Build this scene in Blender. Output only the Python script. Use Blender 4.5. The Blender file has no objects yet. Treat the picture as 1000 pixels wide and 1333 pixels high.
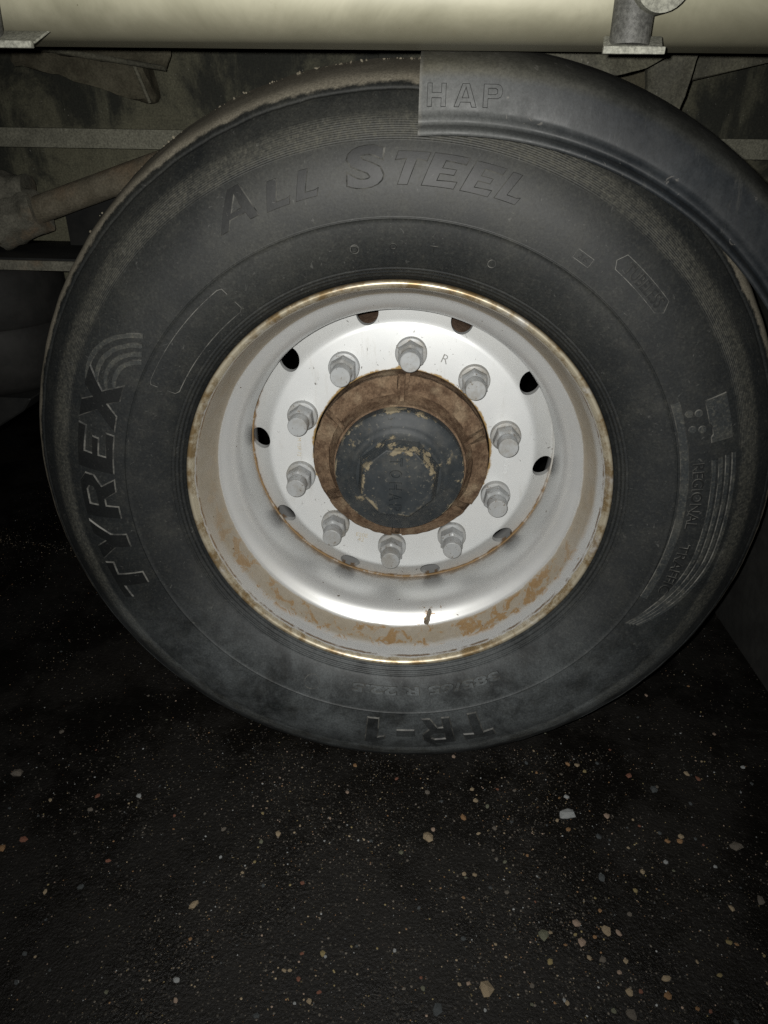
import bpy, bmesh, math, random
from mathutils import Vector, Matrix
random.seed(7)
sc = bpy.context.scene
COL = sc.collection
H = 0.505                                   # height of the axle above the asphalt

# ------------------------------------------------------------------ camera
cam = bpy.data.cameras.new('camera')
cam.sensor_fit = 'AUTO'; cam.sensor_width = 36.0
cam.lens = 924.49 / 1333.0 * 36.0
cam.clip_start = 0.02; cam.clip_end = 400
camo = bpy.data.objects.new('camera', cam); COL.objects.link(camo)
CP = Vector((0.0351, -0.8866, 0.4567 + H))
pit, yaw, rol = math.radians(28.20), math.radians(-3.33), math.radians(0.9)
F = Vector((math.sin(yaw)*math.cos(pit), math.cos(yaw)*math.cos(pit), -math.sin(pit)))
R0 = Vector((math.cos(yaw), -math.sin(yaw), 0)); U0 = R0.cross(F)
RR = R0*math.cos(rol) + U0*math.sin(rol); UU = -R0*math.sin(rol) + U0*math.cos(rol)
camo.matrix_world = Matrix(((RR.x, UU.x, -F.x, CP.x), (RR.y, UU.y, -F.y, CP.y), (RR.z, UU.z, -F.z, CP.z), (0, 0, 0, 1)))
sc.camera = camo

# ------------------------------------------------------------------ night sky and the phone's flash
w = bpy.data.worlds.new('World'); sc.world = w; w.use_nodes = True
wn = w.node_tree; bg = wn.nodes['Background']
sky = wn.nodes.new('ShaderNodeTexSky'); sky.sky_type = 'NISHITA'; sky.sun_disc = False
sky.sun_elevation = math.radians(-4); sky.sun_rotation = math.radians(200)
wn.links.new(sky.outputs[0], bg.inputs[0]); bg.inputs[1].default_value = 0.05
fl = bpy.data.lights.new('phone_flash', 'SPOT')
fl.energy = 49; fl.color = (1.0, 0.985, 0.94); fl.shadow_soft_size = 0.004
fl.spot_size = math.radians(112); fl.spot_blend = 1.0
flo = bpy.data.objects.new('phone_flash', fl); COL.objects.link(flo)
flo.matrix_world = camo.matrix_world.copy()
flo.location = CP + RR*(-0.016) + UU*0.012
vs = sc.view_settings
vs.view_transform = 'Standard'; vs.look = 'None'; vs.exposure = 0.0; vs.gamma = 1.0; vs.use_curve_mapping = False
sc.render.engine = 'CYCLES'
sc.cycles.use_denoising = False
sc.cycles.max_bounces = 5
sc.cycles.caustics_reflective = False; sc.cycles.caustics_refractive = False
sc.cycles.sample_clamp_indirect = 0.6; sc.cycles.blur_glossy = 1.0

# ------------------------------------------------------------------ material helper
class NT:
    def __init__(s, name):
        s.m = bpy.data.materials.new(name); s.m.use_nodes = True
        s.t = s.m.node_tree; s.b = s.t.nodes['Principled BSDF']
        tc = s.t.nodes.new('ShaderNodeTexCoord'); s.co = tc.outputs['Object']
        sp = s.t.nodes.new('ShaderNodeSeparateXYZ'); s.t.links.new(s.co, sp.inputs[0])
        s.x, s.y, s.z = sp.outputs
        s._r = None
    def put(s, sock, v):
        if hasattr(v, 'links'): s.t.links.new(v, sock)
        elif isinstance(v, (tuple, list)): sock.default_value = tuple(v) + ((1,) if len(v) == 3 and len(sock.default_value) == 4 else ())
        else: sock.default_value = v
    def ma(s, op, a, b=0.0, clamp=False):
        n = s.t.nodes.new('ShaderNodeMath'); n.operation = op; n.use_clamp = clamp
        s.put(n.inputs[0], a); s.put(n.inputs[1], b); return n.outputs[0]
    @property
    def r(s):
        if s._r is None: s._r = s.ma('SQRT', s.ma('ADD', s.ma('MULTIPLY', s.x, s.x), s.ma('MULTIPLY', s.z, s.z)))
        return s._r
    def sm(s, lo, hi, v):
        n = s.t.nodes.new('ShaderNodeMapRange'); n.interpolation_type = 'SMOOTHSTEP'; n.clamp = True
        s.put(n.inputs[0], v); n.inputs[1].default_value = lo; n.inputs[2].default_value = hi
        n.inputs[3].default_value = 0; n.inputs[4].default_value = 1
        return n.outputs[0]
    def band(s, a, b, c, d, v): return s.ma('MULTIPLY', s.sm(a, b, v), s.ma('SUBTRACT', 1.0, s.sm(c, d, v)))
    def noise(s, scale, detail=4, rough=0.55, vec=None, dist=0.0, out=0):
        n = s.t.nodes.new('ShaderNodeTexNoise'); s.put(n.inputs['Vector'], vec or s.co)
        n.inputs['Scale'].default_value = scale; n.inputs['Detail'].default_value = detail
        n.inputs['Roughness'].default_value = rough; n.inputs['Distortion'].default_value = dist
        return n.outputs[out]
    def vor(s, scale, feature='F1', vec=None, rand=1.0, out=0):
        n = s.t.nodes.new('ShaderNodeTexVoronoi'); n.feature = feature; s.put(n.inputs['Vector'], vec or s.co)
        n.inputs['Scale'].default_value = scale; n.inputs['Randomness'].default_value = rand
        return n.outputs[out]
    def mapv(s, scale):
        n = s.t.nodes.new('ShaderNodeMapping'); s.put(n.inputs[0], s.co); n.inputs['Scale'].default_value = scale
        return n.outputs[0]
    def polar(s, k=1.0):
        """wheel coordinates: (angle * k, radius, depth), for smears and lines that run round the wheel"""
        c = s.t.nodes.new('ShaderNodeCombineXYZ')
        s.put(c.inputs[0], s.ma('MULTIPLY', s.ma('ARCTAN2', s.x, s.z), k)); s.put(c.inputs[1], s.r); s.put(c.inputs[2], s.y)
        return c.outputs[0]
    def mix(s, f, a, b):
        n = s.t.nodes.new('ShaderNodeMix'); n.data_type = 'RGBA'
        s.put(n.inputs[0], f); s.put(n.inputs[6], a); s.put(n.inputs[7], b); return n.outputs[2]
    def mixf(s, f, a, b):
        n = s.t.nodes.new('ShaderNodeMix'); n.data_type = 'FLOAT'
        s.put(n.inputs[0], f); s.put(n.inputs[2], a); s.put(n.inputs[3], b); return n.outputs[0]
    def speck(s, col, lo, hi, scale=420):
        """fine uneven dust grain over a colour"""
        f = s.ma('ADD', lo, s.ma('MULTIPLY', s.sm(.28, .72, s.noise(scale, 5, .8)), hi - lo))
        v = s.t.nodes.new('ShaderNodeVectorMath'); v.operation = 'SCALE'
        s.put(v.inputs[0], col); s.put(v.inputs['Scale'], f); return v.outputs[0]
    def bump(s, h, strength, dist=0.002):
        n = s.t.nodes.new('ShaderNodeBump'); n.inputs['Strength'].default_value = strength; n.inputs['Distance'].default_value = dist
        s.put(n.inputs['Height'], h); s.put(s.b.inputs['Normal'], n.outputs[0])
    def out(s, col, rough=0.5, metal=0.0, spec=0.5):
        s.put(s.b.inputs['Base Color'], col); s.put(s.b.inputs['Roughness'], rough)
        s.put(s.b.inputs['Metallic'], metal); s.put(s.b.inputs['Specular IOR Level'], spec)
        return s.m

def rubber_mat(name, edge=False, dk=1.0):
    n = NT(name)
    big = n.noise(5, 5, .6); mid = n.noise(28, 6, .65); fine = n.noise(220, 4, .7)
    pol = n.polar(0.42); str_ = n.noise(1, 5, .65, vec=n.mapv((60, 60, 60)))
    smear = n.noise(13, 7, .72, dist=.3)
    base = n.mix(n.sm(.3, .7, big), tuple(dk*q for q in (.0100, .0118, .0127)), tuple(dk*q for q in (.0148, .0170, .0180)))
    dusta = n.ma('MULTIPLY', n.sm(.42, .78, mid), .11*dk*dk)
    dusta = n.ma('ADD', dusta, n.ma('MULTIPLY', n.sm(.5, .75, smear), .08*dk))
    dusta = n.ma('ADD', dusta, n.ma('MULTIPLY', n.sm(.48, .75, fine), .16*dk*dk))
    bnd = n.band(.447, .456, .470, .480, n.ma('ADD', n.r, n.ma('MULTIPLY', n.ma('SUBTRACT', mid, .5), .012)))
    dusta = n.ma('ADD', dusta, n.ma('MULTIPLY', bnd, n.ma('ADD', .07, n.ma('MULTIPLY', n.sm(.3, .7, fine), .33))), clamp=True)
    dusta = n.ma('ADD', dusta, n.ma('MULTIPLY', n.sm(.10, .48, n.z), n.ma('MULTIPLY', n.sm(.3, .7, big), .22*dk*dk)), clamp=True)
    col = n.mix(dusta, base, (.104, .100, .078))
    er = n.ma('ADD', n.r, n.ma('MULTIPLY', n.ma('SUBTRACT', n.noise(40, 6, .75), .5), .016))
    edgem = n.sm(.5030, .5075, n.ma('SUBTRACT', er, n.ma('MULTIPLY', n.ma('SUBTRACT', n.noise(3.5, 2, .5), .5), .012)))
    col = n.mix(n.ma('MULTIPLY', edgem, .85), col, n.mix(mid, (.22, .198, .150), (.36, .325, .255)))
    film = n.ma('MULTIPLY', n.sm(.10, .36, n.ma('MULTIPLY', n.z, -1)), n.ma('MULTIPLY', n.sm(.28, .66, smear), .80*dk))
    col = n.mix(film, col, (.112, .124, .128))  # blue-grey splash film low down, with the flash's sheen painted into it
    # scuffs on the sidewall
    sc_ = n.vor(90, vec=n.mapv((1, 1, 1))); scr = n.sm(.66, .72, n.noise(62, 3, .6, dist=3.0))
    col = n.mix(n.ma('MULTIPLY', scr, .35), col, (.13, .13, .12))
    if not edge: col = n.speck(col, .46, 1.12, 380)
    if edge: col = n.mix(n.sm(.35, .65, n.noise(55, 5, .7)), (.030, .031, .030), (.140, .138, .125))
    n.bump(n.ma('ADD', n.ma('MULTIPLY', mid, .5), n.ma('MULTIPLY', fine, .25)), .22, .0018)
    return n.out(col, n.mixf(dusta, .53, .85), 0, .42)

def rim_mat():
    n = NT('dirty_silver_rim_paint')
    nz = n.noise(18, 6, .65); fine = n.noise(120, 5, .7); blot = n.noise(38, 7, .72, dist=.6)
    pol = n.polar(0.27)
    col = n.mix(n.sm(.3, .7, nz), (.66, .67, .67), (.72, .73, .725))
    yy = n.ma('ADD', n.y, n.ma('MULTIPLY', n.ma('SUBTRACT', nz, .5), .016))
    low0 = n.sm(-.12, .16, n.ma('SUBTRACT', n.ma('MULTIPLY', n.x, .5), n.z))
    dirt = n.mixf(low0, n.band(.006, .014, .066, .0685, n.ma('ADD', n.y, n.ma('MULTIPLY', n.ma('SUBTRACT', nz, .5), .006))), n.band(.024, .038, .0655, .0685, n.ma('ADD', n.y, n.ma('MULTIPLY', n.ma('SUBTRACT', nz, .5), .010))))
    dn = n.ma('MULTIPLY', dirt, n.ma('ADD', .62, n.ma('MULTIPLY', nz, .5)), clamp=True)
    col = n.mix(dn, col, n.mix(fine, (.185, .145, .092), (.345, .295, .215)))
    low = n.sm(-.02, .20, n.ma('MULTIPLY', n.z, -1))
    patch = n.ma('MULTIPLY', n.ma('MULTIPLY', n.sm(.505, .57, n.ma('ADD', blot, n.ma('MULTIPLY', n.ma('SUBTRACT', fine, .5), .14))), n.band(.022, .034, .062, .068, yy)), n.ma('ADD', .10, n.ma('MULTIPLY', low, .9)))
    col = n.mix(patch, col, n.mix(fine, (.20, .115, .045), (.33, .22, .11)))
    spots = n.ma('MULTIPLY', n.sm(.70, .735, n.noise(150, 3, .6)), n.ma('SUBTRACT', 1.0, n.sm(.067, .074, n.y)))
    col = n.mix(n.ma('MULTIPLY', spots, .8), col, (.16, .09, .03))
    grime = n.ma('MULTIPLY', n.sm(.45, .72, n.noise(9, 6, .72)), .20)
    col = n.mix(grime, col, (.36, .34, .29))
    spot2 = n.sm(.75, .775, n.noise(130, 2, .5))
    col = n.mix(spot2, col, (.12, .08, .045))
    # the rolled lip is scraped to metal and stained
    lip = n.ma('SUBTRACT', 1.0, n.sm(.007, .0105, n.ma('ADD', n.y, n.ma('MULTIPLY', n.ma('SUBTRACT', blot, .5), .012))))
    lipc = n.mix(n.sm(.42, .62, n.noise(30, 6, .7)), (.50, .45, .34), (.24, .17, .085))
    col = n.mix(n.ma('MULTIPLY', lip, n.sm(.26, .48, n.noise(13, 5, .7))), col, lipc)
    crack = n.band(.0095, .0112, .0125, .0145, n.ma('ADD', n.y, n.ma('MULTIPLY', n.ma('SUBTRACT', blot, .5), .007)))
    col = n.mix(n.ma('MULTIPLY', crack, n.ma('MULTIPLY', n.sm(.40, .55, n.noise(24, 4, .7)), .85)), col, (.17, .10, .04))
    outer = n.sm(.2965, .2980, n.ma('ADD', n.r, n.ma('MULTIPLY', n.ma('SUBTRACT', fine, .5), .002)))
    col = n.mix(n.ma('MULTIPLY', outer, .7), col, (.17, .11, .045))
    seam = n.ma('MULTIPLY', n.sm(.155, .176, n.ma('ADD', n.y, n.ma('MULTIPLY', n.ma('SUBTRACT', blot, .5), .05))), n.ma('LESS_THAN', n.y, .186))
    col = n.mix(n.ma('MULTIPLY', seam, n.ma('ADD', .25, n.ma('MULTIPLY', low, .5))), col, (.25, .16, .07))
    # rust round the valve hole
    vx = n.ma('SUBTRACT', n.x, .058); vy = n.ma('SUBTRACT', n.y, .080)
    vd = n.ma('SQRT', n.ma('ADD', n.ma('MULTIPLY', vx, vx), n.ma('MULTIPLY', vy, vy)))
    vr = n.ma('MULTIPLY', n.ma('SUBTRACT', 1.0, n.sm(.006, .030, vd)), n.ma('LESS_THAN', n.z, -.2))
    vm = n.sm(.57, .66, n.ma('ADD', n.noise(70, 6, .7), n.ma('MULTIPLY', vr, .05)))
    col = n.mix(n.ma('MULTIPLY', vm, n.sm(0, .25, vr)), col, (.25, .15, .06))
    anyd = n.ma('ADD', n.ma('ADD', dn, patch), spots, clamp=True)
    n.bump(n.ma('ADD', n.ma('MULTIPLY', nz, .25), n.ma('MULTIPLY', blot, n.ma('MULTIPLY', dirt, .6))), .15, .0012)
    return n.out(col, n.mixf(anyd, .40, .62), n.mixf(anyd, .55, .05), .5)

def disc_mat():
    n = NT('white_silver_disc_paint')
    nz = n.noise(14, 5, .6); fine = n.noise(160, 4, .6); blot = n.noise(45, 6, .7)
    col = n.mix(n.sm(.3, .7, nz), (.74, .76, .765), (.79, .805, .805))
    rim_d = n.sm(.205, .222, n.r)
    col = n.mix(n.ma('MULTIPLY', rim_d, n.ma('ADD', .10, n.ma('MULTIPLY', nz, .25))), col, (.45, .44, .40))
    chips = n.sm(.695, .71, n.noise(135, 2, .5, dist=1.0))
    up = n.ma('MULTIPLY', chips, n.sm(.48, .56, n.noise(9, 2, .5)))
    col = n.mix(n.ma('MULTIPLY', up, .85), col, (.16, .15, .14))
    stk = n.ma('MULTIPLY', n.sm(.56, .75, n.noise(22, 6, .75, vec=n.mapv((3.0, 1, .6)))), .30)
    col = n.mix(stk, col, (.46, .43, .36))
    rb = n.ma('ADD', n.r, n.ma('MULTIPLY', n.ma('SUBTRACT', blot, .5), .016))
    col = n.mix(n.ma('SUBTRACT', 1.0, n.sm(.1415, .1445, rb)), col, n.mix(fine, (.34, .20, .06), (.45, .33, .16)))
    ob = n.ma('ADD', n.r, n.ma('MULTIPLY', n.ma('SUBTRACT', blot, .5), .018))
    low = n.sm(-.05, .12, n.ma('MULTIPLY', n.z, -1))
    left = n.sm(.05, .2, n.ma('MULTIPLY', n.x, -1))
    col = n.mix(n.ma('MULTIPLY', n.sm(.2395, .2440, ob), n.ma('ADD', .15, n.ma('MULTIPLY', n.ma('MAXIMUM', low, left), .7), clamp=True)), col, (.24, .13, .045))
    n.bump(n.ma('ADD', n.ma('MULTIPLY', nz, .6), n.ma('MULTIPLY', fine, .02)), .06, .0015)
    return n.out(col, .44, .32, .5)

def nut_mat():
    n = NT('silver_nut_paint')
    oi = n.t.nodes.new('ShaderNodeObjectInfo'); rnd = oi.outputs['Random']
    sh = n.t.nodes.new('ShaderNodeVectorMath'); sh.operation = 'ADD'; n.put(sh.inputs[0], n.co)
    cb = n.t.nodes.new('ShaderNodeCombineXYZ'); n.put(cb.inputs[0], n.ma('MULTIPLY', rnd, 7.0)); n.put(sh.inputs[1], cb.outputs[0])
    v = sh.outputs[0]; nz = n.noise(60, 5, .6, vec=v); g = n.noise(34, 6, .72, vec=v)
    col = n.mix(nz, (.34, .355, .365), (.455, .47, .475))
    back = n.sm(-.014, .001, n.y)                        # dirt held where the collar meets the disc
    col = n.mix(n.ma('MULTIPLY', n.sm(.40, .68, n.ma('ADD', g, n.ma('MULTIPLY', back, .10))), n.ma('ADD', .18, n.ma('MULTIPLY', rnd, .35))), col, (.22, .185, .13))
    col = n.mix(n.ma('MULTIPLY', n.sm(.62, .67, n.noise(190, 3, .6, vec=v)), .75), col, (.15, .12, .085))
    n.bump(n.ma('ADD', nz, g), .22, .0012)
    return n.out(col, .48, .15, .4)

def rust_mat(name, c1, c2, c3, sc_=1.0, rough=.9):
    n = NT(name)
    a = n.noise(26*sc_, 7, .7); b = n.noise(90*sc_, 6, .7); c = n.noise(9*sc_, 4, .6)
    col = n.mix(n.sm(.35, .65, a), c1, c2); col = n.mix(n.ma('MULTIPLY', n.sm(.5, .72, c), .8), col, c3)
    col = n.mix(n.ma('MULTIPLY', n.sm(.6, .75, b), .55), col, tuple(v*.45 for v in c1))
    col = n.speck(col, .65, 1.35, 300)
    n.bump(n.ma('ADD', a, n.ma('MULTIPLY', b, .6)), .7, .003)
    return n.out(col, rough, 0, .25)

def weld_mat():
    n = NT('part_rusted_weld')
    a = n.noise(40, 6, .7); b = n.noise(120, 5, .7)
    msk = n.ma('MAXIMUM', n.sm(-.02, .10, n.ma('MULTIPLY', n.z, -1)), n.sm(.12, .22, n.ma('MULTIPLY', n.x, -1)))
    msk = n.ma('MULTIPLY', msk, n.ma('ADD', .45, n.sm(.35, .6, a)), clamp=True)
    col = n.mix(msk, (.50, .50, .48), n.mix(b, (.17, .10, .04), (.30, .20, .10)))
    n.bump(n.ma('ADD', a, b), .4, .0015)
    return n.out(col, .6, 0, .35)
def grime_mat(name, paint, dirt, dark, lo=.42, hi=.62, sc_=1.0, rough=.75):
    n = NT(name)
    a = n.noise(7*sc_, 7, .68, dist=.4); b = n.noise(40*sc_, 6, .7); v = n.noise(5*sc_, 5, .7, vec=n.mapv((3, 3, .6)))
    col = n.mix(n.sm(lo, hi, a), dark, dirt)
    col = n.mix(n.ma('MULTIPLY', n.sm(.52, .68, v), .6), col, paint)
    col = n.mix(n.ma('MULTIPLY', n.sm(.5, .75, b), .5), col, tuple(q*.6 for q in dirt))
    col = n.mix(n.ma('MULTIPLY', n.sm(.70, .75, n.noise(210, 2, .5)), .4), col, (.3, .29, .26))
    col = n.speck(col, .55, 1.5, 300)
    n.bump(n.ma('ADD', a, n.ma('MULTIPLY', b, .5)), .5, .004)
    return n.out(col, rough, 0, .3)

def cream_mat():
    n = NT('cream_body_paint')
    a = n.noise(6, 6, .65, dist=.5); b = n.noise(35, 6, .7); f = n.noise(180, 3, .6)
    col = n.mix(n.sm(.3, .7, a), (.40, .388, .270), (.54, .520, .385))
    d = n.ma('SUBTRACT', 1.0, n.sm(.532, .572, n.ma('ADD', n.z, n.ma('MULTIPLY', n.ma('SUBTRACT', a, .5), .03))))
    col = n.mix(n.ma('MULTIPLY', d, .85), col, n.mix(b, (.085, .08, .055), (.14, .13, .092)))
    sp = n.sm(.60, .72, n.noise(15, 7, .72))
    col = n.mix(n.ma('MULTIPLY', sp, .45), col, (.17, .15, .09))
    col = n.mix(n.ma('MULTIPLY', n.sm(.73, .76, f), .7), col, (.10, .08, .05))
    n.bump(n.ma('ADD', a, n.ma('MULTIPLY', b, .3)), .15, .003)
    return n.out(col, .5, 0, .35)

def fender_mat():
    n = NT('black_mudguard_plastic')
    a = n.noise(7, 6, .65, dist=.6); b = n.noise(45, 6, .7); st = n.noise(9, 6, .7, vec=n.mapv((4, 4, .7)))
    cx = n.ma('SUBTRACT', n.x, .05); cz = n.ma('ADD', n.z, .02)
    fr = n.ma('SQRT', n.ma('ADD', n.ma('MULTIPLY', cx, cx), n.ma('MULTIPLY', cz, cz)))
    col = n.mix(n.sm(.3, .7, a), (.0085, .0110, .0138), (.0150, .0188, .0228))
    lf = n.ma('SUBTRACT', 1.0, n.sm(-.02, .24, n.x))          # dried splash dust plus a painted flash highlight, strongest at the cut end
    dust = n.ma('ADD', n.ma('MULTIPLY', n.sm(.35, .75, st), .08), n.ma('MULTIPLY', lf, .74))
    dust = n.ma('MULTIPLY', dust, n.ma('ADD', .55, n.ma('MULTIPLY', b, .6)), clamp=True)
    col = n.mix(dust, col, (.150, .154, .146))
    top = n.sm(.524, .534, n.ma('ADD', fr, n.ma('MULTIPLY', n.ma('SUBTRACT', a, .5), .02)))
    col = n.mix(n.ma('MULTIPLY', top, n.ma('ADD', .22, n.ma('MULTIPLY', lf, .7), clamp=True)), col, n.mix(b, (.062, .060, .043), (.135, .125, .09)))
    scr = n.sm(.68, .73, n.noise(34, 3, .55, dist=2.6)); runs = n.sm(.56, .70, n.noise(16, 6, .75, vec=n.mapv((3.2, 3.2, .5))))
    col = n.mix(n.ma('MULTIPLY', runs, .28), col, (.11, .108, .095))
    col = n.mix(n.ma('MULTIPLY', scr, .45), col, (.2, .19, .17))
    col = n.mix(n.ma('MULTIPLY', n.ma('SUBTRACT', 1.0, n.sm(.0162, .0200, n.ma('ADD', n.x, n.ma('MULTIPLY', n.ma('SUBTRACT', b, .5), .006)))), .5), col, (.17, .165, .145))
    col = n.speck(col, .58, 1.05, 330)
    n.bump(n.ma('ADD', a, n.ma('MULTIPLY', b, .3)), .2, .003)
    return n.out(col, n.mixf(n.ma('ADD', dust, n.ma('MULTIPLY', n.sm(.35, .65, b), .5), clamp=True), .43, .70), 0, .5)

def cap_mat():
    n = NT('muddy_blue_black_cap')
    a = n.noise(22, 6, .65, dist=.5); b = n.noise(110, 5, .7)
    col = n.mix(n.sm(.3, .7, a), (.018, .0225, .026), (.033, .039, .043))
    rr = n.ma('ADD', n.r, n.ma('MULTIPLY', n.ma('SUBTRACT', n.noise(60, 6, .7), .5), .016))
    ring = n.ma('MAXIMUM', n.band(.046, .0505, .056, .061, rr), n.sm(.0935, .0975, rr))
    m = n.sm(.525, .585, n.ma('ADD', n.noise(42, 7, .72), n.ma('MULTIPLY', n.ma('SUBTRACT', ring, .5), .13)))
    m2 = n.ma('MULTIPLY', m, n.sm(.44, .52, n.noise(17, 3, .5)))
    col = n.mix(m2, col, n.mix(b, (.185, .150, .092), (.31, .262, .172)))
    film = n.ma('MULTIPLY', n.sm(.42, .72, n.noise(30, 7, .75)), .34)
    col = n.mix(film, col, (.12, .115, .10))
    col = n.mix(n.ma('MULTIPLY', n.sm(.62, .70, n.noise(190, 3, .6)), .45), col, (.17, .16, .13))
    n.bump(n.ma('ADD', n.ma('MULTIPLY', m2, 1.0), n.ma('MULTIPLY', b, .25)), .5, .0015)
    return n.out(col, n.mixf(m2, .56, .9), 0, .4)

def asphalt_mat():
    n = NT('wet_black_asphalt')
    a = n.noise(3, 5, .6); b = n.noise(60, 6, .7); f = n.noise(320, 4, .7)
    v = n.vor(210); b2 = n.noise(150, 5, .75); b3 = n.noise(18, 3, .5)
    col = n.mix(n.sm(.3, .7, a), (.0038, .0032, .0024), (.0070, .0060, .0046))
    col = n.mix(n.ma('MULTIPLY', n.sm(.5, .8, b), .6), col, (.0165, .0143, .0112))
    col = n.mix(n.ma('MULTIPLY', n.sm(.66, .74, f), .5), col, (.045, .042, .036))
    h = n.ma('ADD', n.ma('ADD', n.ma('MULTIPLY', b2, .8), n.ma('MULTIPLY', b3, .8)), n.ma('ADD', n.ma('MULTIPLY', v, -.3), n.ma('MULTIPLY', f, .3)))
    n.bump(h, .6, .004)
    damp = n.sm(.42, .60, n.noise(4.5, 5, .65))
    col = n.mix(n.ma('MULTIPLY', damp, .55), col, (.0035, .0031, .0026))
    return n.out(col, n.mixf(damp, n.mixf(b, .5, .75), n.mixf(b, .22, .5)), 0, .4)

def flat_mat(name, c1, c2, rough=.6, scale=60, bump=.4, spec=.4):
    n = NT(name); a = n.noise(scale, 5, .7)
    n.bump(a, bump, .002)
    return n.out(n.mix(n.sm(.3, .7, a), c1, c2), rough, 0, spec)

M = dict(
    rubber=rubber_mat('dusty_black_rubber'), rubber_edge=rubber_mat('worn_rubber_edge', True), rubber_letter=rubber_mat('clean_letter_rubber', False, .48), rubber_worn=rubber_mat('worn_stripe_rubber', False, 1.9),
    rim=rim_mat(), disc=disc_mat(), nut=nut_mat(),
    hub=rust_mat('rusty_cast_hub', (.085, .052, .032), (.185, .126, .080), (.29, .225, .15), 2.2),
    weld=weld_mat(), stampc=flat_mat('rust_filled_stamp', (.42, .33, .18), (.55, .47, .32), .7),
    drum=rust_mat('rusty_drum', (.13, .08, .055), (.22, .15, .105), (.28, .20, .15), 1.0),
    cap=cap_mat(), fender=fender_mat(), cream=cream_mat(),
    fender_edge=flat_mat('scuffed_plastic_edge', (.012, .013, .014), (.05, .05, .047), .7),
    web=grime_mat('grimy_chassis_steel', (.104, .101, .068), (.082, .079, .053), (.018, .019, .0145), .44, .60),
    flange=grime_mat('dusty_flange_steel', (.17, .166, .128), (.155, .152, .118), (.10, .098, .076), .35, .6),
    mud=rust_mat('caked_mud', (.045, .040, .027), (.080, .073, .050), (.105, .096, .068), 1.1),
    plate=grime_mat('dusty_bracket_paint', (.135, .132, .098), (.115, .11, .080), (.060, .058, .044), .36, .62),
    rod=rust_mat('rust_flaked_steel', (.078, .068, .048), (.120, .106, .078), (.15, .105, .066), 1.0),
    clamp=rust_mat('muddy_clamp_steel', (.065, .063, .050), (.115, .110, .088), (.15, .10, .058), 1.2),
    bellows=flat_mat('black_bellows_rubber', (.008, .008, .0075), (.016, .0156, .0145), .7, 18, .5, .25),
    dark=flat_mat('dark_painted_steel', (.008, .0085, .0085), (.015, .015, .014), .7, 20, .4, .2),
    post=grime_mat('grey_post_steel', (.16, .16, .14), (.115, .115, .105), (.06, .06, .056), .35, .65, 2.0, .5),
    lightplate=grime_mat('pale_dusty_plate', (.36, .36, .31), (.31, .31, .265), (.22, .22, .18), .3, .6),
    flap=flat_mat('grey_rubber_flap', (.012, .012, .011), (.026, .026, .0235), .8, 22, .8),
    brass=flat_mat('dull_valve_metal', (.24, .20, .15), (.33, .28, .22), .4, 90),
    asphalt=asphalt_mat(),
)
M['brass'].node_tree.nodes['Principled BSDF'].inputs['Metallic'].default_value = .6
STONE = {k: flat_mat('stone_' + nm, tuple(q*.9 for q in c), tuple(min(1, q*1.5) for q in c), .65, 140, .7) for k, nm, c in (
    ('w', 'white_grey', (.24, .25, .25)), ('o', 'orange_brown', (.20, .115, .055)), ('t', 'tan', (.235, .185, .12)), ('g', 'green_grey', (.105, .108, .075)),
    ('p', 'pink_beige', (.25, .185, .14)), ('k', 'slate', (.050, .056, .058)), ('b', 'brown_grey', (.095, .083, .068)), ('r', 'brick_red', (.15, .065, .042)), ('y', 'ochre', (.20, .16, .075)),
    ('d', 'dark_aggregate', (.0125, .0108, .0085)), ('e', 'grey_aggregate', (.030, .0265, .021)))}

# ------------------------------------------------------------------ mesh helpers
def link(name, me, mats, parent=None, loc=(0, 0, 0), rot=None):
    o = bpy.data.objects.new(name, me); COL.objects.link(o)
    if mats is not None and not me.materials:
        for m in (mats if isinstance(mats, (list, tuple)) else [mats]): me.materials.append(m)
    o.parent = parent; o.location = loc
    if rot: o.rotation_euler = rot
    return o
def finish(bm, name, ang=35, smooth=True, normals=True):
    if normals: bmesh.ops.recalc_face_normals(bm, faces=bm.faces)
    me = bpy.data.meshes.new(name); bm.to_mesh(me); bm.free()
    if smooth:
        for p in me.polygons: p.use_smooth = True
        me.set_sharp_from_angle(angle=math.radians(ang))
    return me
def pol(r, th, y): return Vector((r*math.sin(th), y, r*math.cos(th)))
def revolve(prof, seg, closed=False, fn=None, a0=0.0, a1=2*math.pi):
    bm = bmesh.new(); full = abs(a1 - a0 - 2*math.pi) < 1e-6
    n = seg if full else seg + 1; rings = []
    for i in range(n):
        th = a0 + (a1 - a0)*i/seg
        ring = []
        for r, y in prof:
            p = pol(r, th, y)
            if fn: p = fn(p, r, th)
            ring.append(bm.verts.new(p))
        rings.append(ring)
    k = len(prof)
    for i in range(seg):
        A, B = rings[i], rings[(i + 1) % n]
        for j in range(k if closed else k - 1):
            j2 = (j + 1) % k
            bm.faces.new((A[j], A[j2], B[j2], B[j]))
    if not full and closed:
        bm.faces.new(rings[0]); bm.faces.new(rings[-1][::-1])
    return bm
def catmull(pts, m=6):
    out = []
    for i in range(len(pts) - 1):
        p0 = pts[max(i - 1, 0)]; p1 = pts[i]; p2 = pts[i + 1]; p3 = pts[min(i + 2, len(pts) - 1)]
        for k in range(m):
            t = k/m; c = []
            for d in range(2):
                a, b, c_, e = p0[d], p1[d], p2[d], p3[d]
                c.append(.5*((2*b) + (-a + c_)*t + (2*a - 5*b + 4*c_ - e)*t*t + (-a + 3*b - 3*c_ + e)*t**3))
            out.append(tuple(c))
    out.append(pts[-1]); return out
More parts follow.
